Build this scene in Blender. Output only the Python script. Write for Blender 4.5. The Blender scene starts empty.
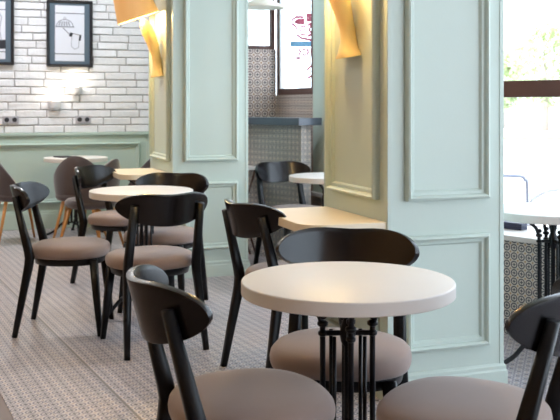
import bpy, bmesh, math, random
from mathutils import Vector, Matrix
random.seed(7)
SC = bpy.context.scene; COL = SC.collection
TH = math.radians(20); S = math.sin(TH); C = math.cos(TH); PI = math.pi
H = 1.26; F = 900.0

def P(a, d, z=0.0): return Vector((d*S + a*C, d*C - a*S, z))       # a: metres right of the lens axis, d: metres away
def AP(px, d, z=0.0): return P((px-280)/F*d, d, z)
def face(fa, fd):
    x = fa*C + fd*S; y = -fa*S + fd*C
    return math.atan2(-x, y)

# ------------------------------------------------------------------ materials
MATS = {}
def srgb(c): return tuple(((v/255)/12.92 if v/255 <= .04045 else ((v/255+.055)/1.055)**2.4) for v in c) + (1,)
def mat(name, rgb, rough=.5, metal=0, bump=0, bscale=40, var=0, vscale=6, spec=.5, sheen=0, coat=0):
    m = bpy.data.materials.new(name); m.use_nodes = True; nt = m.node_tree; b = nt.nodes['Principled BSDF']
    col = srgb(rgb)
    b.inputs['Base Color'].default_value = col; b.inputs['Roughness'].default_value = rough
    b.inputs['Metallic'].default_value = metal; b.inputs['Specular IOR Level'].default_value = spec
    if sheen: b.inputs['Sheen Weight'].default_value = sheen
    if coat: b.inputs['Coat Weight'].default_value = coat; b.inputs['Coat Roughness'].default_value = .15
    tc = nt.nodes.new('ShaderNodeTexCoord')
    if var:
        n = nt.nodes.new('ShaderNodeTexNoise'); n.inputs['Scale'].default_value = vscale; n.inputs['Detail'].default_value = 4
        nt.links.new(tc.outputs['Object'], n.inputs['Vector'])
        r = nt.nodes.new('ShaderNodeMix'); r.data_type = 'RGBA'
        r.inputs[6].default_value = tuple(v*(1-var) for v in col[:3])+(1,)
        r.inputs[7].default_value = tuple(min(1, v*(1+var)) for v in col[:3])+(1,)
        nt.links.new(n.outputs['Fac'], r.inputs[0]); nt.links.new(r.outputs[2], b.inputs['Base Color'])
    if bump:
        n = nt.nodes.new('ShaderNodeTexNoise'); n.inputs['Scale'].default_value = bscale; n.inputs['Detail'].default_value = 5
        nt.links.new(tc.outputs['Object'], n.inputs['Vector'])
        bp = nt.nodes.new('ShaderNodeBump'); bp.inputs['Strength'].default_value = bump; bp.inputs['Distance'].default_value = .01
        nt.links.new(n.outputs['Fac'], bp.inputs['Height']); nt.links.new(bp.outputs['Normal'], b.inputs['Normal'])
    MATS[name] = m; return m

class N:                                                            # tiny node-maths helper
    def __init__(s, nt): s.nt = nt
    def _in(s, sock, v):
        if isinstance(v, (int, float)): sock.default_value = v
        else: s.nt.links.new(v, sock)
    def m(s, op, a, b=0, c=0):
        n = s.nt.nodes.new('ShaderNodeMath'); n.operation = op
        s._in(n.inputs[0], a); s._in(n.inputs[1], b); s._in(n.inputs[2], c); return n.outputs[0]
    def band(s, v, centre, half, soft):                             # 1 inside |v-centre|<half
        d = s.m('ABSOLUTE', s.m('SUBTRACT', v, centre))
        n = s.nt.nodes.new('ShaderNodeMapRange'); s._in(n.inputs[0], d)
        n.inputs[1].default_value = half-soft; n.inputs[2].default_value = half+soft
        n.inputs[3].default_value = 1; n.inputs[4].default_value = 0; return n.outputs[0]
    def mix(s, f, a, b):
        n = s.nt.nodes.new('ShaderNodeMix'); n.data_type = 'RGBA'; s._in(n.inputs[0], f)
        for k, v in ((6, a), (7, b)):
            if isinstance(v, tuple): n.inputs[k].default_value = v
            else: s.nt.links.new(v, n.inputs[k])
        return n.outputs[2]

def tile_mat(name, cell, ax, rot, base, ring, dark, tan, grout, tile, rough=.45, ringr=.38, floor=False):
    m = bpy.data.materials.new(name); m.use_nodes = True; nt = m.node_tree; b = nt.nodes['Principled BSDF']; q = N(nt)
    tc = nt.nodes.new('ShaderNodeTexCoord'); mp = nt.nodes.new('ShaderNodeMapping')
    mp.inputs['Rotation'].default_value = (0, 0, rot)
    nt.links.new(tc.outputs['Object'], mp.inputs['Vector'])
    sp = nt.nodes.new('ShaderNodeSeparateXYZ'); nt.links.new(mp.outputs[0], sp.inputs[0])
    x = sp.outputs[ax[0]]; y = sp.outputs[ax[1]]
    u = q.m('DIVIDE', x, cell); v = q.m('DIVIDE', y, cell)
    fu = q.m('SUBTRACT', q.m('FRACT', u), .5); fv = q.m('SUBTRACT', q.m('FRACT', v), .5)
    r = q.m('SQRT', q.m('ADD', q.m('MULTIPLY', fu, fu), q.m('MULTIPLY', fv, fv)))
    au = q.m('ABSOLUTE', fu); av = q.m('ABSOLUTE', fv)
    cu = q.m('SUBTRACT', .5, au); cv = q.m('SUBTRACT', .5, av)      # distance to cell edges
    rc = q.m('SQRT', q.m('ADD', q.m('MULTIPLY', cu, cu), q.m('MULTIPLY', cv, cv)))
    dia = q.m('ADD', au, av)
    col = q.mix(q.band(r, ringr, .075, .025), srgb(base), srgb(ring))
    star = q.m('MULTIPLY', q.band(q.m('MULTIPLY', au, av), 0, .008, .004), q.band(r, 0, .24, .03))
    col = q.mix(star, col, srgb(dark))
    col = q.mix(q.band(rc, 0, .13, .03), col, srgb(tan))
    if floor:
        iu = q.m('FRACT', q.m('MULTIPLY', q.m('FLOOR', u), .5)); iv = q.m('FRACT', q.m('MULTIPLY', q.m('FLOOR', v), .5))
        odd = q.m('GREATER_THAN', q.m('ADD', iu, iv), .25)
        odd2 = q.m('LESS_THAN', iu, .25)
        col = q.mix(q.m('MULTIPLY', q.band(dia, 0, .22, .04), q.m('ADD', .45, q.m('MULTIPLY', odd2, .45))), col, srgb(dark))
        col = q.mix(q.m('MULTIPLY', q.band(q.m('SUBTRACT', au, av), 0, .035, .02), .35), col, srgb(tan))
    gx = q.band(q.m('ABSOLUTE', q.m('SUBTRACT', q.m('FRACT', q.m('DIVIDE', x, tile)), .5)), .5, .0016/tile, .0008/tile)
    gy = q.band(q.m('ABSOLUTE', q.m('SUBTRACT', q.m('FRACT', q.m('DIVIDE', y, tile)), .5)), .5, .0016/tile, .0008/tile)
    col = q.mix(q.m('MULTIPLY', q.m('MAXIMUM', gx, gy), .7), col, srgb(grout))
    if floor:                                                       # one expansion joint between slabs
        j = q.band(x, JOINT, .006, .002)
        col = q.mix(j, col, srgb(grout))
    no = nt.nodes.new('ShaderNodeTexNoise'); no.inputs['Scale'].default_value = 2.5; no.inputs['Detail'].default_value = 4
    nt.links.new(tc.outputs['Object'], no.inputs['Vector'])
    col = q.mix(q.m('MULTIPLY', no.outputs['Fac'], .12), col, srgb(base))
    nt.links.new(col, b.inputs['Base Color']); b.inputs['Roughness'].default_value = rough
    MATS[name] = m; return m

# joint position on the floor, measured along the rotated floor axis
FR = math.radians(-6.8)
def floor_x(p):                                                     # mapping rotates the vector
    return p.x*math.cos(FR) - p.y*math.sin(FR)
JOINT = floor_x(AP(66, 1.26*900/(345-106)))

mint = mat('mint_paint', (193, 208, 200), .42, var=.02, bump=.02, bscale=60)
mintd = mat('mint_wall_paint', (180, 199, 191), .5, var=.03, bump=.03)
black = mat('black_stained_wood', (13, 10, 14), .25, var=.25, vscale=9, bump=.02, bscale=80, spec=.42, coat=.08)
blackleg = mat('black_leg_paint', (6, 7, 12), .34, spec=.28)
fabric = mat('taupe_seat_fabric', (138, 119, 112), .85, var=.06, vscale=14, bump=.12, bscale=700, sheen=.3)
shellf = mat('dark_grey_fabric', (74, 64, 68), .7, var=.08, bump=.15, bscale=500, sheen=.5)
oak = mat('oak_leg', (186, 132, 74), .45, var=.12, vscale=20)
white = mat('white_table_laminate', (226, 221, 216), .42, var=.015)
iron = mat('black_cast_iron', (7, 8, 16), .35, bump=.03, spec=.35)
birch = mat('pale_shelf_laminate', (232, 218, 192), .4, var=.03)
brick = mat('whitewashed_brick', (226, 226, 230), .8, bump=.9, bscale=22, var=.05, vscale=9)
mortar = mat('mortar', (158, 152, 154), .9)  # joint tone darkened to carry the thin shadow between bricks
plaster = mat('cream_plaster', (226, 206, 150), .6, bump=.05)
shade_m = mat('fabric_shade', (225, 190, 145), .8)
b_ = shade_m.node_tree.nodes['Principled BSDF']
b_.inputs['Emission Color'].default_value = srgb((255, 180, 90)); b_.inputs['Emission Strength'].default_value = .25
brown = mat('brown_window_frame', (92, 62, 56), .45, var=.1)
frame_m = mat('black_picture_frame', (28, 28, 34), .4)
mountm = mat('blue_grey_mount', (84, 100, 114), .7)
paper = mat('print_paper', (214, 216, 226), .7)
ink = mat('print_ink', (40, 40, 48), .7)
inkg = mat('print_grey', (140, 142, 152), .7)
stone = mat('dark_counter_stone', (74, 82, 92), .3, var=.1)
sill_m = mat('pale_sill_stone', (214, 208, 204), .35, var=.03)
plastic = mat('grey_socket_plastic', (172, 172, 180), .4)
dark = mat('socket_hole', (46, 44, 50), .6)
warmwall = mat('warm_bounce_wall', (196, 148, 92), .6, var=.15, vscale=5)  # invented colour for unseen walls, bounces warm light onto left faces
ceil_m = mat('ceiling_paint', (228, 226, 220), .8)
brownfl = mat('brown_grey_floor', (122, 108, 104), .5, var=.1, vscale=5)
road_m = mat('pale_paving', (205, 205, 210), .85, var=.04)
asph = mat('road_asphalt', (176, 182, 194), .9, var=.05)
leaf = mat('foliage', (188, 204, 160), .8, var=.2, vscale=3)
trunk_m = mat('bark', (165, 155, 145), .9)
steel = mat('brushed_steel', (150, 155, 168), .35, metal=.6)
whitem = mat('white_metal', (225, 226, 230), .4)
navy = mat('navy_cover', (36, 42, 66), .5)
whiteshade = mat('white_enamel', (232, 228, 216), .35)
redp = mat('red_window_lettering', (205, 90, 125), .6)
bluep = mat('blue_window_lettering', (120, 180, 225), .6)
cross_w = mat('dark_walnut', (84, 56, 46), .5)
tile_wall = tile_mat('patterned_wall_tile', .046, (0, 2), 0, (208, 200, 190), (58, 60, 74), (52, 56, 70), (170, 136, 96), (150, 145, 138), .184)
tile_back = tile_mat('patterned_back_tile', .072, (0, 2), 0, (214, 200, 190), (116, 94, 92), (50, 44, 56), (150, 112, 84), (150, 140, 132), .21)
tile_floor = tile_mat('patterned_floor_tile', .052, (0, 1), FR, (204, 198, 198), (116, 112, 128), (34, 38, 70), (176, 154, 142), (112, 106, 104), .208, rough=.38, floor=True)
gl = bpy.data.materials.new('window_glass'); gl.use_nodes = True; nt = gl.node_tree
nt.nodes.remove(nt.nodes['Principled BSDF'])
tr = nt.nodes.new('ShaderNodeBsdfTransparent'); gs = nt.nodes.new('ShaderNodeBsdfGlossy'); gs.inputs['Roughness'].default_value = .02
mx = nt.nodes.new('ShaderNodeMixShader')
mx.inputs[0].default_value = .05; nt.links.new(tr.outputs[0], mx.inputs[1]); nt.links.new(gs.outputs[0], mx.inputs[2])
nt.links.new(mx.outputs[0], nt.nodes['Material Output'].inputs['Surface'])
bulb = bpy.data.materials.new('lit_bulb'); bulb.use_nodes = True
b_ = bulb.node_tree.nodes['Principled BSDF']; b_.inputs['Emission Color'].default_value = srgb((255, 214, 150)); b_.inputs['Emission Strength'].default_value = 8

# ------------------------------------------------------------------ mesh helpers
def obj(name, bm, m, parent=None, smooth=False, bevel=0, sub=0, loc=None, rotz=0, seg=2):
    me = bpy.data.meshes.new(name); bmesh.ops.recalc_face_normals(bm, faces=bm.faces[:]); bm.to_mesh(me); bm.free()
    for mm in (m if isinstance(m, (list, tuple)) else [m]): me.materials.append(mm)
    o = bpy.data.objects.new(name, me); COL.objects.link(o)
    if parent: o.parent = parent
    if loc is not None: o.location = loc
    o.rotation_euler = (0, 0, rotz)
    if smooth:
        for p in me.polygons: p.use_smooth = True
    if bevel or sub:
        if bevel:
            md = o.modifiers.new('b', 'BEVEL'); md.width = bevel; md.segments = seg; md.limit_method = 'ANGLE'; md.angle_limit = math.radians(40)
        if sub:
            md = o.modifiers.new('s', 'SUBSURF'); md.levels = sub; md.render_levels = sub
        dg = bpy.context.evaluated_depsgraph_get(); dg.update()
        nm = bpy.data.meshes.new_from_object(o.evaluated_get(dg)); o.modifiers.clear()
        o.data = nm; nm.name = name
        if bevel and not sub and smooth:
            nm.set_sharp_from_angle(angle=math.radians(50))
    return o
def tag(o, label, cat, group=None, kind=None):
    o['label'] = label; o['category'] = cat
    if group: o['group'] = group
    if kind: o['kind'] = kind
    return o
def thing(name, label, cat, loc, rotz=0, group=None):
    o = bpy.data.objects.new(name, None); o.empty_display_size = .1; COL.objects.link(o)
    o.location = loc; o.rotation_euler = (0, 0, rotz); return tag(o, label, cat, group)
def struct(o, label=None):
    o['kind'] = 'structure'
    if label: o['label'] = label
    return o
def dup(root, loc, rotz, label, group=None):
    r = root.copy(); COL.objects.link(r); r.location = loc; r.rotation_euler = (0, 0, rotz); r['label'] = label
    if group: r['group'] = group
    for ch in list(root.children):
        c = ch.copy(); COL.objects.link(c); c.parent = r
        for g in list(ch.children):
            k = g.copy(); COL.objects.link(k); k.parent = c
    return r
def box(bm, x0, x1, y0, y1, z0, z1, mi=0):
    v = [bm.verts.new(p) for p in ((x0,y0,z0),(x1,y0,z0),(x1,y1,z0),(x0,y1,z0),(x0,y0,z1),(x1,y0,z1),(x1,y1,z1),(x0,y1,z1))]
    for f in ((3,2,1,0),(4,5,6,7),(0,1,5,4),(1,2,6,5),(2,3,7,6),(3,0,4,7)):
        bm.faces.new([v[i] for i in f]).material_index = mi
def nb(): return bmesh.new()
def boxbm(*a):
    bm = nb(); box(bm, *a); return bm
def loft(bm, rings, cap=True, closed=True):
    R = [[bm.verts.new(p) for p in r] for r in rings]
    n = len(R[0])
    for i in range(len(R)-1):
        for j in range(n if closed else n-1):
            k = (j+1) % n; bm.faces.new((R[i][j], R[i][k], R[i+1][k], R[i+1][j]))
    if cap: bm.faces.new(R[0][::-1]); bm.faces.new(R[-1])
    return R
def lathe(bm, prof, n=32, cx=0, cy=0, cap=True):
    loft(bm, [[(cx+r*math.cos(2*PI*i/n), cy+r*math.sin(2*PI*i/n), z) for i in range(n)] for r, z in prof], cap)
def sweep(bm, pts, rad, n=10, ref=(1, 0, 0), power=2.0, cap=True):
    """tube through pts; rad[i] is r or (rx, ry); ref fixes the section's first axis"""
    pts = [Vector(p) for p in pts]; rings = []
    for i, p in enumerate(pts):
        t = (pts[min(i+1, len(pts)-1)] - pts[max(i-1, 0)]).normalized()
        rf = Vector(ref)
        if abs(t.dot(rf)) > .95: rf = Vector((0, 0, 1))
        x = (rf - t*t.dot(rf)).normalized(); y = t.cross(x)
        r = rad[i] if isinstance(rad, (list, tuple)) and not isinstance(rad[0], (int, float)) or isinstance(rad, list) else rad
        rx, ry = r if isinstance(r, (tuple, list)) else (r, r)
        ring = []
        for k in range(n):
            a = 2*PI*(k+.5)/n; ca, sa = math.cos(a), math.sin(a); e = 2/power
            ring.append(p + x*rx*math.copysign(abs(ca)**e, ca) + y*ry*math.copysign(abs(sa)**e, sa))
        rings.append(ring)
    loft(bm, rings, cap)
def smooth_path(pts, k=6):
    pts = [Vector(p) for p in pts]; out = []
    for i in range(len(pts)-1):
        p0 = pts[max(i-1, 0)]; p1 = pts[i]; p2 = pts[i+1]; p3 = pts[min(i+2, len(pts)-1)]
        for j in range(k):
            t = j/k; out.append(.5*((2*p1)+(-p0+p2)*t+(2*p0-5*p1+4*p2-p3)*t*t+(-p0+3*p1-3*p2+p3)*t**3))
    return out+[pts[-1]]
def prism(bm, poly, z0, z1, mi=0):
    a = [bm.verts.new((x, y, z0)) for x, y in poly]; b = [bm.verts.new((x, y, z1)) for x, y in poly]
    n = len(poly); bm.faces.new(a[::-1]).material_index = mi; bm.faces.new(b).material_index = mi
    for i in range(n):
        bm.faces.new((a[i], a[(i+1) % n], b[(i+1) % n], b[i])).material_index = mi
MOULD = [(0, -.002), (0, .020), (.004, .029), (.012, .033), (.019, .027), (.023, .013), (.036, .012), (.041, .005), (.046, -.002)]
def moulding(bm, o, du, dn, u0, u1, z0, z1, prof=MOULD):
    """mitred rectangular frame on a wall; du runs along it, dn points out of it"""
    o, du, dn = Vector(o), Vector(du), Vector(dn); rings = []
    for off, h in prof:
        rings.append([o+du*u+dn*h+Vector((0, 0, z)) for u, z in ((u0+off, z0+off), (u1-off, z0+off), (u1-off, z1-off), (u0+off, z1-off))])
    loft(bm, rings, cap=False)

# ------------------------------------------------------------------ setting
F0 = (5.30, .57-.0); W0 = (1.25, 4.97); dq = (.678, -.735)
F0 = (W0[0]+dq[0]*5.5, W0[1]+dq[1]*5.5); F1 = (.95, 5.296); F2 = (.42, 7.15); K = (-.037, 8.3)
wF0, wF1, wF2, wK = P(*F0), P(*F1), P(*F2), P(*K)
YB = 9.55; XL = -3.2; YN = -3.2; ZC = 3.2
def toXY(v): return (v.x, v.y)
out = [(wF0.x+.3, YN), toXY(wF0+Vector((.3, .1, 0))), toXY(wF1+Vector((.25, .1, 0))), toXY(wF2+Vector((.2, 0, 0))), toXY(wK+Vector((.2, 0, 0))), (wK.x+.2, YB+.15)]
bm = nb(); prism(bm, [(.895, YN)]+out+[(-.33, YB+.15)], -.08, 0)
struct(obj('floor', bm, tile_floor))
bm = nb(); prism(bm, [(XL-.15, YN), (.893, YN), (-.332, YB+.15), (XL-.15, YB+.15)], -.08, -.001); struct(obj('floor', bm, brownfl))
struct(obj('ceiling', (lambda b: (prism(b, [(XL-.15, YN)]+out+[(XL-.15, YB+.15)], ZC, ZC+.12), b)[1])(nb()), ceil_m))
struct(obj('wall_front_blocker', boxbm(XL-.15, 2.8, YN-.15, YN, 0, ZC), warmwall))  # unseen wall added behind the camera to cut fill light
struct(obj('wall_left', boxbm(XL-.15, XL, YN, YB+.15, 0, ZC), warmwall))

# brick wall at the back, with painted panelling below
bm = nb(); box(bm, XL, wK.x+.2, YB, YB+.15, 0, ZC, 1)
rh = .079; z = .985; row = 0
while z < ZC-.02:
    x = XL - random.random()*.3
    while x < wK.x+.2:
        L = random.choice((.29, .305, .32, .335, .345)); x1 = min(x+L-.009, wK.x+.2); x0 = max(x, XL)
        if x1-x0 > .03:
            z0 = z+random.uniform(0, .002); z1 = z+rh-.007+random.uniform(-.002, .001); dp = random.uniform(.012, .024)
            j = lambda s=.004: random.uniform(-s, s)
            v0 = [bm.verts.new(p) for p in ((x0, YB, z0), (x1, YB, z0), (x1, YB, z1), (x0, YB, z1))]
            mid = [bm.verts.new(p) for p in ((x0+j(.001), YB-dp*.6, z0), (x1+j(.001), YB-dp*.6, z0), (x1, YB-dp*.6, z1), (x0, YB-dp*.6, z1))]
            i = .007
            v1 = [bm.verts.new(p) for p in ((x0+i+j(), YB-dp+j(), z0+i+j(.002)), (x1-i+j(), YB-dp+j(), z0+i+j(.002)), (x1-i+j(), YB-dp+j(), z1-i+j(.002)), (x0+i+j(), YB-dp+j(), z1-i+j(.002)))]
            for A, B in ((v0, mid), (mid, v1)):
                for k in range(4): bm.faces.new((A[k], A[(k+1) % 4], B[(k+1) % 4], B[k])).material_index = 0
            bm.faces.new(v1).material_index = 0
        x += L
    z += rh; row += 1
struct(obj('wall_back', bm, [brick, mortar]))
bm = nb(); box(bm, XL, wK.x+.2, YB-.025, YB-.0005, .0, .955)
box(bm, XL, wK.x+.2, YB-.05, YB-.0005, .955, .985)
struct(obj('trim_1', bm, mintd, bevel=.004), 'mint green painted wainscot panelling below the brick')
def bx(px):                                                         # world x on the back wall behind a picture column
    r = (px-280)/F; return (YB/(C-r*S))*(S+r*C)
for k, (x0, x1) in enumerate(((XL+.2, bx(-70)), (bx(-60), bx(139)), (bx(146), wK.x))):
    bm = nb(); moulding(bm, (0, YB-.025, 0), (1, 0, 0), (0, -1, 0), x0, x1, .26, .875)
    struct(obj('trim_2', bm, mintd))
bm = nb(); box(bm, XL, wK.x+.2, YB-.045, YB-.025, 0, .16); box(bm, XL, wK.x+.2, YB-.038, YB-.025, .16, .18)
struct(obj('baseboard_back', bm, mintd, bevel=.004))

# panelled pillars
def pillar(x0, y0, w, dp, label):
    t = bpy.data.objects.new('panelled_pillar', None); COL.objects.link(t); t.location = (x0, y0, 0)
    t['kind'] = 'structure'; t['label'] = label
    bm = nb(); box(bm, 0, w, 0, dp, 0, ZC)
    obj('shaft', bm, mint, t, bevel=.006)
    bm = nb()                                                       # slim corner beads
    for cx, cy in ((0, 0), (w, 0), (w, dp), (0, dp)):
        sx = 1 if cx else -1; sy = 1 if cy else -1
        box(bm, cx-sx*.018, cx+sx*.004, cy-sy*.018, cy+sy*.004, .11, ZC-.001)
    obj('corner_bead', bm, mint, t, bevel=.002)
    faces = (((0, 0, 0), (1, 0, 0), (0, -1, 0), w), ((0, 0, 0), (0, 1, 0), (-1, 0, 0), dp), ((w, 0, 0), (0, 1, 0), (1, 0, 0), dp), ((0, dp, 0), (1, 0, 0), (0, 1, 0), w))
    for o, du, dn, L in faces:
        for z0, z1 in ((.205, .70), (.853, 2.95)):
            bm = nb(); moulding(bm, o, du, dn, .08, L-.08, z0, z1); obj('panel_moulding', bm, mint, t)
    bm = nb(); prof = [(0, .0), (.016, .0), (.016, .082), (.011, .09), (.011, .104), (.005, .112), (0, .115)]
    rings = [[(-o, -o, z), (w+o, -o, z), (w+o, dp+o, z), (-o, dp+o, z)] for o, z in prof]
    loft(bm, rings, cap=False); obj('baseboard', bm, mint, t)
    return t
A0 = P(.459, 3.825); L0 = P(-.779, 6.555)
pillar(A0.x, A0.y, .57, .69, 'large pale mint panelled pillar in the middle right, nearest the camera')
pillar(L0.x, L0.y, .57, .78, 'pale mint panelled pillar left of the gap, further back')

# facade: low tiled wall, sill, glazing
def seg(name, p0, p1, y0, y1, z0, z1, m, ext0=0, ext1=0, bevel=0):
    d = (p1-p0); L = d.length; r = math.atan2(d.y, d.x)
    return obj(name, boxbm(-ext0, L+ext1, y0, y1, z0, z1), m, loc=(p0.x, p0.y, 0), rotz=r, bevel=bevel)
struct(seg('wall_right', wF0, wF1, -.15, 0, 0, .52, tile_wall))
struct(seg('wall_right', wF1, wF2, -.15, 0, 0, .52, tile_wall, .0, .0))
struct(seg('trim_3', wF0, wF1, -.40, .02, .52, .55, sill_m, bevel=.004))
struct(seg('trim_4', wF1, wF2, -.40, .02, .5205, .5505, sill_m, bevel=.004))
t31 = wF2.lerp(wK, .316)
struct(seg('wall_right', wF2, t31, -.15, 0, 0, .52, tile_wall))
struct(seg('trim_5', wF2, t31, -.15, .04, .52, .55, whitem, bevel=.003))
struct(seg('wall_right', wF2, t31, -.15, 0, .55, ZC, mint))
struct(seg('wall_right', t31, wK, -.15, 0, 0, 1.36, tile_back))
# left-hand tiled wall of the alcove
eL = Vector((wK.x-.80, wK.y, 0))
struct(obj('wall_alcove', boxbm(-.80, .0, 0, .12, 0, 1.78), tile_back, loc=(wK.x, wK.y, 0)))
struct(obj('wall_alcove', boxbm(-.84, -.72, .12, YB-wK.y-.06, 0, ZC), mintd, loc=(wK.x, wK.y, 0)))

def glazing(name, p0, p1, yoff, z0, z1, fw, transoms=(), mull=(), fd=.06):
    d = p1-p0; L = d.length; r = math.atan2(d.y, d.x)
    bm = nb(); ya, yb = yoff-fd/2, yoff+fd/2
    box(bm, 0, fw, ya, yb, z0, z1); box(bm, L-fw, L, ya, yb, z0, z1)
    box(bm, fw, L-fw, ya, yb, z0, z0+fw); box(bm, fw, L-fw, ya, yb, z1-fw, z1)
    for a, b in transoms: box(bm, fw, L-fw, ya, yb, a, b)
    for x in mull: box(bm, x-fw/2, x+fw/2, ya-.005, yb+.005, z0+fw, z1-fw)
    w = struct(obj(name, bm, brown, loc=(p0.x, p0.y, 0), rotz=r, bevel=.004))
    g = obj('glass_pane', boxbm(fw, L-fw, yoff-.004, yoff+.004, z0+fw, z1-fw), gl, w)
    return w
uA = (wF1-wF0).normalized(); uB = (wF2-wF1).normalized()
glazing('window_1', wF0, wF1+uA*.02, -.43, .49, ZC, .06, transoms=((1.312, 1.412),), mull=(1.6, 3.4))
glazing('window_2', wF1+uB*.22, wF2, -.43, .49, ZC, .06, transoms=((1.312, 1.412),))
w3 = glazing('window_3', t31, wK, -.035, 1.361, ZC, .055)
bm = nb(); L3_ = (wK-t31).length; box(bm, L3_-.085, L3_-.055, -.05, -.01, 1.416, ZC-.055); obj('inner_frame', bm, whitem, w3)
w4 = glazing('window_4', eL, wK, .06, 1.781, ZC, .035, mull=(.36,))

# writing on the alcove window, seen from inside
d = wK-t31; L3 = d.length; r3 = math.atan2(d.y, d.x)
sg = thing('window_lettering', 'faded red outline lettering and blue bar on the alcove window', 'window sign', (t31.x, t31.y, 0), r3)
def onwin(px, py):                                                  # picture point -> local (x, z) on that glass
    # ray/plane intersection in the (a,d) plane
    ax, ay = F2[0]+(K[0]-F2[0])*.316, F2[1]+(K[1]-F2[1])*.316; bx_, by_ = K
    L_ = math.hypot(bx_-ax, by_-ay); nx_, ny_ = (by_-ay)/L_*.024, -(bx_-ax)/L_*.024   # the pane sits a little outside the wall face
    ax += nx_; bx_ += nx_; ay += ny_; by_ += ny_
    r = (px-280)/F; ux, uy = bx_-ax, by_-ay
    t = (r*ay-ax)/(ux-r*uy); dd = ay+uy*t
    return t*L3, H+(106-py)/F*dd
def ribbon(bm, pts, w=.02, y=-.026):
    q = [Vector((*onwin(*p),)) for p in pts]
    for i in range(len(q)-1):
        a, b = q[i], q[i+1]; t = (b-a)
        if t.length < 1e-6: continue
        n = Vector((-t.y, t.x)).normalized()*w/2; e = t.normalized()*w*.3; a = a-e; b = b+e
        vs = [(a+n), (b+n), (b-n), (a-n)]
        f = [bm.verts.new((v.x, y, v.y)) for v in vs]; g = [bm.verts.new((v.x, y+.002, v.y)) for v in vs]
        bm.faces.new(f); bm.faces.new(g[::-1])
        for k in range(4): bm.faces.new((f[k], f[(k+1) % 4], g[(k+1) % 4], g[k]))
bm = nb()
ribbon(bm, [(303, 17), (296, 17), (292, 20), (292, 24), (295, 26), (297, 29), (297, 35), (301, 38), (311, 40)])
ribbon(bm, [(304, 20), (298, 20), (295, 22), (299, 23), (304, 23)], .026)
ribbon(bm, [(300, 27), (305, 26), (305, 30), (300, 30), (300, 34), (306, 35)], .014)
ribbon(bm, [(307, 15), (312, 15), (312, 20), (307, 20), (307, 15), (312, 20)], .028)
ribbon(bm, [(308, 25), (312, 23), (309, 30), (312, 34), (308, 36)], .024)
obj('letter_outline', bm, redp, sg)
bm = nb(); ribbon(bm, [(291, 44), (311, 44)], .045); obj('blue_bar', bm, bluep, sg)
for x in (299, 303, 307, 311):
    bm = nb(); ribbon(bm, [(x, 49), (x, 55), (x+2.4, 55), (x+2.4, 49), (x, 49)] if x % 8 != 3 else [(x, 49), (x, 55), (x+2, 52), (x, 49)], .016)
    obj('letter', bm, redp, sg)
for q in ([(296, 58), (300, 58)], [(307, 70), (311, 66)], [(308, 78), (311, 76)]):
    bm = nb(); ribbon(bm, q, .02); obj('letter_fragment', bm, redp, sg)

# tiled bar wall with stone counter
R_ = P(.170, 7.2); Lb = P(.170-.678*.95, 7.2+.735*.95)
d = Lb-R_; rB = math.atan2(d.y, d.x); LB = d.length
bar = thing('tiled_bar_counter', 'tall patterned tile bar wall with dark stone top between the pillars', 'bar counter', (R_.x, R_.y, 0), rB)
obj('tiled_wall', boxbm(0.01, LB, -.11, 0, 0, 1.105), tile_wall, bar)
obj('tiled_end', boxbm(-.11, 0, -.012, 0, 0, 1.105), tile_wall, bar, loc=(0, 0, 0), rotz=PI/2)
obj('stone_top', boxbm(-.075, LB, -.16, .10, 1.105, 1.165), stone, bar, bevel=.004)

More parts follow.
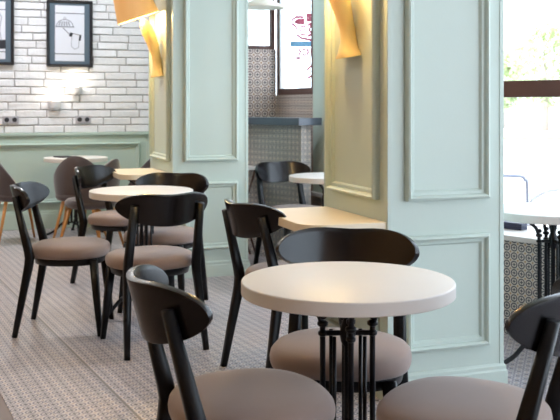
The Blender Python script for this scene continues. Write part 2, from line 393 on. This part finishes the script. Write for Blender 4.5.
# ------------------------------------------------------------------ chairs
def chair(label, group):
    t = thing('dining_chair', label, 'chair', (0, 0, 0), 0, group)
    # curved, bean-shaped backrest
    W = .252; bm = nb(); nx, nz = 24, 8; cols = []
    for i in range(nx+1):
        s = -math.cos(PI*i/nx); x = W*s; q = abs(s)
        top = .079*(max(0, 1-q**3.4))**.5 - .010*math.exp(-(s/.45)**2) if q < 1 else 0
        bot = .089*(max(0, 1-q**2.3))**.55 if q < 1 else 0
        col = []
        for j in range(nz+1):
            v = -1+2*j/nz; z = .742 + (top*v if v > 0 else bot*v) + .012*q*q
            y = -.318 + .135*s*s - .26*(z-.742)
            col.append(bm.verts.new((x, y, z)))
        cols.append(col)
    for i in range(nx):
        for j in range(nz): bm.faces.new((cols[i][j], cols[i+1][j], cols[i+1][j+1], cols[i][j+1]))
    bmesh.ops.remove_doubles(bm, verts=bm.verts[:], dist=.0008)
    bmesh.ops.recalc_face_normals(bm, faces=bm.faces[:])
    bmesh.ops.solidify(bm, geom=bm.faces[:], thickness=.02)
    o = obj('backrest', bm, black, t, smooth=True, bevel=.005)
    # cushion
    def ring(sc, z, n=48, px=.230, py=.220, e=2.35):
        out = []
        for k in range(n):
            a = 2*PI*k/n; ca, sa = math.cos(a), math.sin(a)
            x = px*math.copysign(abs(ca)**(2/e), ca)*(1+.04*sa); y = py*math.copysign(abs(sa)**(2/e), sa)
            out.append((x*sc, y*sc, z))
        return out
    bm = nb(); loft(bm, [ring(a, z) for a, z in ((.9, .418), (.97, .422), (.995, .436), (1, .452), (.985, .467), (.945, .478), (.86, .487), (.7, .494), (.45, .498), (.2, .499))])
    obj('seat_cushion', bm, fabric, t, smooth=True)
    bm = nb(); loft(bm, [ring(a, z) for a, z in ((.80, .385), (.82, .380), (.87, .382), (.90, .412), (.90, .4185))])
    obj('seat_frame', bm, blackleg, t, smooth=True, bevel=0)
    for s in (-1, 1):
        bm = nb(); pts = [Vector(p) for p in ((s*.212, -.262, 0), (s*.2, -.225, .2), (s*.188, -.192, .38), (s*.185, -.187, .43), (s*.184, -.195, .47), (s*.176, -.270, .762))]
        rr = []
        for i, p in enumerate(pts):
            if p.z < .43: f = p.z/.43; rr.append((.0145+.0075*f, .0145+.0105*f))
            else: f = (p.z-.43)/.345; rr.append((.0225-.003*f, .025-.0105*f))
        sweep(bm, pts, rr, n=12, power=4); obj('leg', bm, blackleg, t, smooth=True, bevel=0)
    for s in (-1, 1):
        bm = nb(); pts = [(s*.2, .2, 0), (s*.183, .178, .2), (s*.165, .158, .415)]
        sweep(bm, pts, [(.014, .014), (.0195, .0195), (.0235, .0235)], n=12, power=4); obj('leg', bm, blackleg, t, smooth=True)
    return t
CH = 'black dining chairs with round taupe seats'
first = None
CHAIRS = [
 (-1.19, 5.12, 1, .03, 'side-on black dining chair at the far left side of the middle round table'),
 (-.69, 4.79, -.46, .89, 'black dining chair with its back to the camera in front of the middle round table'),
 (.20, 2.95, -.17, -.985, 'black dining chair facing the camera behind the nearest round table'),
 (.06, 4.31, .86, .51, 'black dining chair pulled up to the wall shelf table on the large pillar'),
 (.12, 6.86, .5, -.87, 'black dining chair in the gap between pillars before the tiled bar'),
 (-.74, 5.64, -.2, -.98, 'black dining chair behind the middle round table, facing the camera beside the left pillar'),
 (-1.155, 6.50, .93, -.36, 'black dining chair behind the side-on one, its cushion beside the left shelf table'),
 (-.08, 2.45, .94, .34, 'largest black dining chair, left of the nearest round table, seen from behind'),
 (.485, 2.37, -.87, .49, 'black dining chair cut off by the right edge beside the nearest round table'),
]
for a, d_, fa, fd, lab in CHAIRS:
    if first is None:
        first = chair(lab, CH); first.location = P(a, d_); first.rotation_euler = (0, 0, face(fa, fd))
    else: dup(first, P(a, d_), face(fa, fd), lab)

# ------------------------------------------------------------------ round tables
def table(label, group, footr=.27):
    t = thing('bistro_table', label, 'table', (0, 0, 0), 0, group)
    bm = nb(); R = .31
    lathe(bm, [(R-.004, .715), (R, .718), (R, .7505), (R-.0015, .7535), (R-.005, .755)], 72)
    obj('tabletop', bm, white, t, smooth=True, bevel=0); t.children[-1].data.set_sharp_from_angle(angle=math.radians(25))
    bm = nb(); lathe(bm, [(.12, .706), (.12, .715)], 24)
    for k in range(4):
        a = PI/2*k; ca, sa = math.cos(a), math.sin(a)
        sweep(bm, [(ca*x, sa*x, .708) for x in (.1, .2)], (.014, .005), 8, ref=(-sa, ca, 0), power=4)
    obj('top_plate', bm, iron, t, bevel=.001)
    for k in range(4):
        a = PI/2*k; ca, sa = math.cos(a), math.sin(a); g = lambda r, z: (ca*r, sa*r, z)
        bm = nb()
        sweep(bm, smooth_path([g(.073, .10), g(.073, .35), g(.073, .60), g(.076, .63), g(.09, .665), g(.118, .69), g(.135, .705)], 4), .0085, 10)
        for z, r in ((.60, .014), (.628, .016), (.65, .013), (.16, .014), (.10, .013)):
            lathe(bm, [(r*.6, z-.009), (r, z-.004), (r, z+.004), (r*.6, z+.009)], 12, ca*.073, sa*.073)
        obj('post', bm, iron, t, smooth=True)
        bm = nb(); b = a+PI/4
        lathe(bm, [(.006, .115), (.006, .60)], 8, math.cos(b)*.062, math.sin(b)*.062)
        obj('thin_rod', bm, iron, t, smooth=True)
        bm = nb()
        sweep(bm, smooth_path([g(.06, .11), g(.10, .125), g(.15, .095), g(.20, .045), g(footr-.02, .016), g(footr, .011)], 5), (.012, .009), 8)
        lathe(bm, [(.016, 0), (.018, .006), (.012, .018)], 12, ca*footr, sa*footr)
        obj('foot', bm, iron, t, smooth=True)
    bm = nb()
    lathe(bm, [(.018, .09), (.02, .11), (.012, .13), (.011, .56), (.02, .575), (.024, .60), (.02, .62), (.013, .64), (.02, .67), (.026, .706)], 16)
    obj('centre_column', bm, iron, t, smooth=True)
    for z in (.60, .115):
        bm = nb(); sweep(bm, [(-.073, 0, z), (.073, 0, z)], (.007, .009), 8, ref=(0, 0, 1), power=4); sweep(bm, [(0, -.073, z), (0, .073, z)], (.007, .009), 8, power=4)
        obj('crossbar', bm, iron, t)
    return t
TG = 'round white tables on black iron bases'
t1 = table('nearest and largest round white table on a black iron base', TG)
t1.location = AP(347.6, 2.62); t1.rotation_euler.z = -TH + math.radians(3)
dup(t1, AP(141.5, 5.42), -TH+math.radians(33), 'middle round white table ringed by black dining chairs left of the pillars')
dup(t1, AP(76, 8.88), -TH+math.radians(20), 'far round white table by the panelled back wall with a dark menu on it')
dup(t1, AP(553, 4.41), -TH+math.radians(10), 'round white table by the window at the right edge')
dup(t1, P(.375, 6.55), -TH+math.radians(45), 'round white table in the gap, partly hidden by the large pillar')
bm = nb(); box(bm, -.075, .075, -.1, .1, .7555, .766)
tag(obj('menu_book', bm, dark, loc=AP(64.5, 8.86), rotz=.3, bevel=.002), 'dark closed menu lying on the far round table', 'menu')
# low table with crossed legs peeking out beside the left pillar
t = thing('side_table', 'white topped table with crossed brown legs peeking past the left pillar', 'table', AP(240, 7.52), 0)
obj('tabletop', boxbm(-.13, .13, -.12, .12, .73, .755), white, t, bevel=.004)
for s in (-1, 1):
    for y in (-.09, .09):
        bm = nb(); sweep(bm, [(s*.12, y+s*.008, 0), (-s*.10, y+s*.008, .73)], .008, 8); obj('leg', bm, cross_w, t, smooth=True)

# ------------------------------------------------------------------ shell chairs
def shell(label, group):
    t = thing('shell_chair', label, 'chair', (0, 0, 0), 0, group)
    bm = nb(); n = 28; rows = 9; rings = []
    for j in range(rows+1):
        v = j/rows; ring = []
        for i in range(n+1):
            a = math.radians(-205 + 230*i/n)                        # round the back, open to +y
            q = math.cos(a+PI/2)                                    # 1 at the very back
            q = max(0, -math.sin(a))
            h = .43 + v*(.03+.35*q**.85)
            k = .9+.14*math.sin(PI*min(1, (h-.40)/.42)*.75) - .10*max(0, (h-.62)/.2)
            ring.append((.235*math.cos(a)*k, .215*math.sin(a)*k-.01-.10*(h-.43)*q, h))
        rings.append(ring)
    loft(bm, rings, cap=False, closed=False)
    bmesh.ops.recalc_face_normals(bm, faces=bm.faces[:]); bmesh.ops.solidify(bm, geom=bm.faces[:], thickness=.028)
    obj('shell_back', bm, shellf, t, smooth=True, bevel=.009)
    bm = nb(); lathe(bm, [(.17, .385), (.205, .395), (.222, .42), (.222, .445), (.20, .465), (.12, .475), (.03, .477)], 36)
    obj('seat', bm, shellf, t, smooth=True)
    for sx in (-1, 1):
        for sy in (-1, 1):
            bm = nb(); sweep(bm, [(sx*.215, sy*.215, 0), (sx*.125, sy*.125, .4)], [.010, .017], 12); obj('leg', bm, oak, t, smooth=True)
    return t
SG = 'upholstered shell chairs with oak legs'
s1 = shell('dark shell chair with oak legs cut off by the left edge', SG)
s1.location = AP(17, 8.35); s1.rotation_euler.z = face(.8, .45)
dup(s1, AP(80, 8.36), face(-.05, 1), 'dark shell chair with oak legs, its back to the camera before the far table')
dup(s1, AP(91, 7.75), face(-.95, .3), 'dark shell chair right of the far table, partly hidden by a black dining chair')
dup(s1, AP(138, 8.6), face(-.9, .4), 'dark shell chair beside the left pillar, its curved back rising above the shelf table')

# ------------------------------------------------------------------ shelf tables on the pillars
def shelf(x, y, L, label):
    t = thing('wall_shelf_table', label, 'shelf table', (x, y, 0), 0, 'pale shelf tables on the pillars')
    D = .375; r = .12; poly = [(-.0005, 0)]
    for k in range(9):
        a = -PI/2 - PI/2*k/8; poly.append((-D+r+r*math.cos(a), r+r*math.sin(a)))
    for k in range(9):
        a = PI - PI/2*k/8; poly.append((-D+r+r*math.cos(a), L-r+r*math.sin(a)))
    poly.append((-.0005, L))
    bm = nb(); prism(bm, poly, .727, .765); obj('shelf_top', bm, birch, t, bevel=.003)
    for yy in (.16, L-.16):
        bm = nb(); box(bm, -.27, -.024, yy-.012, yy+.012, .709, .727); box(bm, -.04, -.024, yy-.012, yy+.012, .50, .709)
        sweep(bm, [(-.25, yy, .712), (-.03, yy, .52)], .008, 8, ref=(0, 1, 0)); obj('bracket', bm, iron, t)
    return t
shelf(A0.x, A0.y+.006, .655, 'pale shelf table on the large pillar')
shelf(L0.x, L0.y+.02, .66, 'pale shelf table on the left pillar')

# ------------------------------------------------------------------ pillar lamps
def lamp(x, y, label, power):
    t = thing('wall_lamp', label, 'wall lamp', (x, y, 0), 0, 'sculpted wall lamps on the pillars')
    bm = nb(); rings = []; n = 28
    prof = [(.02, 1.487, .088, .062), (.02, 1.492, .086, .064), (.022, 1.515, .068, .05), (.026, 1.555, .052, .038), (.035, 1.61, .046, .034), (.05, 1.67, .05, .038), (.072, 1.74, .058, .046), (.098, 1.81, .062, .05), (.122, 1.87, .05, .044), (.138, 1.915, .026, .024), (.14, 1.925, .012, .012)]
    for o, z, ry, rx in prof:
        ring = []
        for k in range(n):
            a = 2*PI*k/n; w = 1+.05*math.sin(a*3+z*6)
            ring.append((-max(.0005, o+rx*math.cos(a)*w), ry*math.sin(a)*w, z+(.012*math.cos(a)*-1 if z < 1.5 else 0)))
        rings.append(ring)
    loft(bm, rings); obj('plaster_bracket', bm, plaster, t, smooth=True)
    tilt = math.radians(19); c = Vector((-.178, 0, 1.93)); ax = Vector((-math.sin(tilt), 0, math.cos(tilt))); e1 = Vector((math.cos(tilt), 0, math.sin(tilt)))
    bm = nb(); n = 48; rr = []
    for h, r in ((0, .165), (.0, .162), (.24, .125), (.24, .128)):
        rr.append([c+ax*h+e1*r*math.cos(2*PI*k/n)+Vector((0, 1, 0))*r*math.sin(2*PI*k/n) for k in range(n)])
    rr = [rr[0], rr[3], rr[2], rr[1], rr[0]]
    loft(bm, rr[:4], cap=False); 
    obj('lamp_shade', bm, shade_m, t, smooth=False, bevel=0)
    for p in t.children[-1].data.polygons: p.use_smooth = True
    t.children[-1].data.set_sharp_from_angle(angle=math.radians(50))
    bm = nb(); bmesh.ops.create_uvsphere(bm, u_segments=16, v_segments=10, radius=.03, matrix=Matrix.Translation(c+ax*.09)); obj('light_bulb', bm, bulb, t, smooth=True)
    ld = bpy.data.lights.new('lamp_glow', 'POINT'); ld.energy = power; ld.color = (1, .74, .32); ld.shadow_soft_size = .04
    lo = bpy.data.objects.new('lamp_glow', ld); COL.objects.link(lo); lo.parent = t; lo.location = c+ax*.03
    return t
lamp(A0.x, A0.y+.345, 'cream sculpted wall lamp on the large pillar, only its base in view', 14)
lamp(L0.x, L0.y+.39, 'cream sculpted wall lamp with tilted beige shade on the left pillar', 14)

# small uplights on the brick
def uplight(px, py, w, h, label):
    z = H+(106-py)/F*9.3; t = thing('wall_uplight', label, 'wall light', (bx(px), YB-.024, z), 0, 'small white uplights on the brick wall')
    bm = nb(); n = 16; rings = []
    for s, zz in ((.55, -h), (.85, -h*.7), (1, 0), (.9, 0), (.75, -h*.6)):
        rings.append([(w/2*s*math.cos(PI*k/n), -.09*s*math.sin(PI*k/n), zz) for k in range(n+1)])
    loft(bm, rings, cap=True); obj('plaster_cup', bm, brick, t, smooth=False)
    bm = nb(); bmesh.ops.create_uvsphere(bm, u_segments=12, v_segments=8, radius=.018, matrix=Matrix.Translation((0, -.045, -.005))); obj('light_bulb', bm, bulb, t, smooth=True)
    ld = bpy.data.lights.new('uplight_glow', 'POINT'); ld.energy = 1.2; ld.color = (1, .88, .68); ld.shadow_soft_size = .03
    lo = bpy.data.objects.new('uplight_glow', ld); COL.objects.link(lo); lo.parent = t; lo.location = (0, -.06, .06)
uplight(54, 101, .14, .095, 'lower left of the two small white uplights on the brick')
uplight(76, 87, .12, .08, 'upper right of the two small white uplights on the brick')
# double sockets
for px, lab in ((10.5, 'grey double socket on the brick wall near the left edge'), (83, 'grey double socket on the brick wall right of the small uplights')):
    t = thing('wall_socket', lab, 'socket', (bx(px), YB-.02, H-14.5/F*9.3-.03), 0, 'double sockets above the panelling')
    obj('socket_plate', boxbm(-.08, .08, -.012, .0, 0, .078), plastic, t, bevel=.003)
    for s in (-.038, .038):
        bm = nb(); bmesh.ops.create_cone(bm, cap_ends=True, segments=20, radius1=.024, radius2=.024, depth=.004, matrix=Matrix.Translation((s, -.0135, .039)) @ Matrix.Rotation(PI/2, 4, 'X'))
        obj('socket_hole', bm, dark, t)

# framed prints
def picture(px0, px1, py0, py1, label, motif):
    x0, x1 = bx(px0), bx(px1); dd = 9.35; z1 = H+(106-py0)/F*dd; z0 = H+(106-py1)/F*dd; w = x1-x0; h = z1-z0
    t = thing('framed_print', label, 'picture', ((x0+x1)/2, YB-.028, z0), 0, 'black framed prints on the brick wall')
    bm = nb(); moulding(bm, (0, 0, 0), (1, 0, 0), (0, -1, 0), -w/2, w/2, 0, h, [(0, 0), (0, .026), (.006, .03), (.022, .028), (.03, .018), (.03, .004)])
    obj('frame', bm, frame_m, t)
    obj('mount', boxbm(-w/2+.028, w/2-.028, -.008, 0, .028, h-.028), mountm, t)
    pw = w/2-.085; pb = .06; pt = h-.055
    obj('print', boxbm(-pw, pw, -.011, -.008, pb, pt), paper, t)
    for zl in (pb+.07, pt-.085): obj('print_line', boxbm(-pw, pw, -.0125, -.011, zl, zl+.007), ink, t)
    bm = nb(); bg = nb(); Y = -.0135
    def stroke(b, pts, wd=.005):
        for i in range(len(pts)-1):
            a = Vector(pts[i]); c = Vector(pts[i+1]); e = (c-a); n = Vector((-e.y, e.x)).normalized()*wd/2
            f = [b.verts.new((p.x, Y, p.y)) for p in (a+n, c+n, c-n, a-n)]; g = [b.verts.new((p.x, -.011, p.y)) for p in (a+n, c+n, c-n, a-n)]
            b.faces.new(f); 
            for k in range(4): b.faces.new((f[k], f[(k+1) % 4], g[(k+1) % 4], g[k]))
    if motif == 'cloche':
        cx, cz = -.05, h*.60
        arc = [(cx+.085*math.cos(a), cz+.075*math.sin(a)) for a in [PI*k/12 for k in range(13)]]
        stroke(bg, arc, .008); stroke(bg, [(cx-.095, cz), (cx+.095, cz)], .012)
        stroke(bg, [(cx+.012*math.cos(a), cz+.088+.012*math.sin(a)) for a in [2*PI*k/8 for k in range(9)]], .005)
        for k in range(5): stroke(bg, [(cx-.06+.027*k, cz+.01), (cx-.045+.02*k, cz+.055)], .012)
        stroke(bg, [(cx-.02, cz-.01), (cx+.05, cz-.08), (cx+.07, cz-.1)], .01)
        stroke(bm, [(cx+.055, cz-.10), (cx+.07, cz-.06)], .03); stroke(bm, [(cx+.15, cz-.14), (cx+.16, cz-.08)], .02)
        stroke(bm, [(cx+.07, cz-.065), (cx+.165, cz-.085)], .005)
        stroke(bg, [(cx+.07, cz-.1), (cx+.065, cz-.2), (cx+.10, cz-.23), (cx+.14, cz-.21), (cx+.145, cz-.12)], .005)
    else:
        stroke(bg, [(.02, h*.7), (.06, h*.78), (.1, h*.7), (.08, h*.5), (.1, h*.35)], .007)
        stroke(bm, [(.05, h*.3), (.14, h*.3)], .09)
        stroke(bg, [(-.08, h*.6), (.0, h*.45), (-.05, h*.3)], .007)
    obj('drawing_dark', bm, ink, t); obj('drawing_grey', bg, inkg, t)
picture(46.2, 92, .5, 67, 'black framed print of a hand with a domed dish on the brick wall', 'cloche')
picture(-32, 13.8, -1, 66, 'black framed print on the brick cut off by the left edge', 'other')

# ------------------------------------------------------------------ gap details
pl = thing('pendant_lamp', 'wide white pendant lamp shade at the top of the gap', 'pendant lamp', AP(262, 6.9, 0), 0)
bm = nb(); lathe(bm, [(.17, 2.012), (.172, 2.016), (.13, 2.045), (.07, 2.075), (.03, 2.09), (.028, 2.13), (.024, 2.13), (.024, 2.088), (.065, 2.07), (.125, 2.04), (.168, 2.012)], 40, cap=False)
obj('shade', bm, whiteshade, pl, smooth=True)
bm = nb(); lathe(bm, [(.004, 2.1), (.004, ZC)], 8); obj('cord', bm, dark, pl)
wr = thing('wire_rack', 'thin black wire rack on the ledge of the alcove window', 'rack', (bx(0)*0+P(-.275, 8.2).x, wK.y+.02, 1.782), 0)
bm = nb()
for x in (-.09, .0, .09): sweep(bm, smooth_path([(x, -.0, 0), (x, 0, .18), (x*.8, 0, .23), (x*.3, 0, .27)], 4), .003, 6)
for z in (.004, .12, .2): sweep(bm, [(-.1, 0, z), (.1, 0, z)], .003, 6, ref=(0, 0, 1))
obj('wire_frame', bm, iron, wr)
# item on the right sill
bm = nb(); box(bm, -.14, .14, -.03, .03, .5515, .572); box(bm, -.14, .14, -.03, .03, .574, .590); box(bm, -.105, .105, -.027, .027, .570, .576)
tag(obj('folded_menu', bm, navy, loc=P(1.30, 5.24), rotz=math.atan2(-.735*C-.678*S, .678*C-.735*S)), 'dark navy folded menus on the right window sill beside the pillar', 'menu')

# ------------------------------------------------------------------ outside
bm = nb(); box(bm, -30, 60, -30, 90, -.25, -.12)
struct(obj('pavement', bm, road_m), 'pale sunlit pavement outside the windows')
o = obj('road', boxbm(-60, 60, 0, 14, -.12, -.11), asph, loc=P(6, 22), rotz=-TH+.0); struct(o, 'pale grey road beyond the pavement')
o = obj('kerb', boxbm(-60, 60, -.3, 0, -.12, .03), sill_m, loc=P(6, 22), rotz=-TH); struct(o, 'pale stone kerb along the road')
gm = mat('grass_verge', (150, 176, 110), .9, var=.2)
o = obj('grass_verge', boxbm(-60, 60, 14.2, 18, -.12, -.02), gm, loc=P(6, 22), rotz=-TH); tag(o, 'thin pale green grass verge beyond the road', 'grass', kind='stuff')
def tree(px, d, h, w, lab):
    t = thing('tree', lab, 'tree', AP(px, d, -.12), 0, 'trees across the road')
    bm = nb(); sweep(bm, [(0, 0, 0), (.1, 0, h*.4), (0, .1, h*.75)], [.22, .16, .06], 10); obj('trunk', bm, trunk_m, t, smooth=True)
    bm = nb(); rnd = random.Random(int(px))
    for k in range(2600):
        a = rnd.uniform(0, 2*PI); b = math.acos(rnd.uniform(-1, 1)); r = rnd.uniform(.35, 1)**.5
        lump = 1+.25*math.sin(3*a+px)*math.sin(2*b)
        c = Vector((w*r*lump*math.sin(b)*math.cos(a), w*r*lump*math.sin(b)*math.sin(a), h*.62+h*.42*r*math.cos(b)))
        s = rnd.uniform(.10, .22); R = Matrix.Rotation(rnd.uniform(0, 6.28), 4, (rnd.random(), rnd.random(), rnd.random()+.01))
        bm.faces.new([bm.verts.new(c+(R @ Vector(v))*s) for v in ((-1, 0, 0), (0, -.5, .1), (1, 0, 0), (0, .5, .1))])
    obj('foliage', bm, leaf, t)
tree(545, 50, 6.0, 1.9, 'pale green tree across the road beside the window edge')
tree(625, 46, 6.0, 2.0, 'pale green tree across the road, right of the other tree')
tree(502, 56, 4.6, 1.3, 'low pale green tree across the road nearest the pillar edge')
rk = thing('bicycle_rack', 'grey steel hoop rack on the pavement outside the right window', 'bicycle rack', AP(510, 7.2, -.12), -TH)
bm = nb(); sweep(bm, smooth_path([(-.35, 0, 0), (-.35, 0, .7), (-.33, 0, .79), (-.27, 0, .82), (.06, 0, .82), (.12, 0, .79), (.14, 0, .70), (.14, 0, 0)], 5), .014, 10, ref=(0, 1, 0)); obj('steel_hoop', bm, steel, rk, smooth=True)
oc = thing('outdoor_chair', 'white round-backed metal chair outside the right window', 'chair', AP(560, 6.6, -.12), face(.2, 1))
bm = nb(); sweep(bm, smooth_path([(-.24, -.2, 0), (-.24, -.2, .6), (-.17, -.22, .74), (0, -.23, .79), (.17, -.22, .74), (.24, -.2, .6), (.24, -.2, 0)], 5), .013, 10, ref=(0, 1, 0)); obj('back_hoop', bm, whitem, oc, smooth=True)
bm = nb(); lathe(bm, [(.2, .44), (.225, .45), (.2, .465)], 30); obj('seat', bm, whitem, oc, smooth=True)
for s in (-1, 1):
    bm = nb(); sweep(bm, [(s*.2, .18, 0), (s*.15, .13, .44)], .012, 8); obj('leg', bm, whitem, oc, smooth=True)

# ------------------------------------------------------------------ light and camera
w = bpy.data.worlds.new('World'); SC.world = w; w.use_nodes = True; bg = w.node_tree.nodes['Background']
bg.inputs[0].default_value = (.74, .87, 1.0, 1); bg.inputs[1].default_value = 3.3
sun = bpy.data.lights.new('sun', 'SUN'); sun.energy = 9; sun.angle = .02; sun.color = (1, .95, .88)
so = bpy.data.objects.new('sun', sun); COL.objects.link(so); so.rotation_euler = (math.radians(32), 0, math.radians(-60))
def add_fill_light(x, y, e, label, col=(1, .76, .42)):  # unseen lights added at ceiling level to fill the left and back
    t = thing('added_fill_light', label, 'added fill light', (x, y, ZC-.03), 0)
    bm = nb(); lathe(bm, [(.11, .03), (.11, 0), (.09, 0), (.09, .02)], 24, cap=False); obj('rim', bm, whitem, t)
    l = bpy.data.lights.new('fill_glow', 'AREA'); l.shape = 'DISK'; l.size = .25; l.energy = e; l.color = col
    o = bpy.data.objects.new('fill_glow', l); COL.objects.link(o); o.parent = t; o.location = (0, 0, -.01)
for x, y, e, col, lab in ((-1.6, 3.4, 16, (1, .80, .5), 'nearest added unseen fill light, above the brown floor strip'), (-1.0, 6.0, 16, (1, .86, .66), 'added unseen fill light halfway back above the brown floor strip'),
                  (1.0, 8.3, 26, (.92, .95, 1), 'added unseen fill light above the far round table'), (-.4, 8.3, 26, (.92, .95, 1), 'added unseen fill light in the far left corner by the brick wall')):
    add_fill_light(x, y, e, lab, col)

cd = bpy.data.cameras.new('camera'); cam = bpy.data.objects.new('camera', cd); COL.objects.link(cam)
cam.location = (0, 0, H); cam.rotation_euler = (PI/2, 0, -TH)
cd.sensor_width = 36; cd.lens = F/560*36; cd.shift_y = -104/560
cd.dof.use_dof = True; cd.dof.focus_distance = 3.2; cd.dof.aperture_fstop = 8
SC.camera = cam
vs = SC.view_settings; vs.view_transform = 'Standard'; vs.look = 'None'; vs.gamma = 1; vs.use_curve_mapping = False; vs.exposure = 0.5
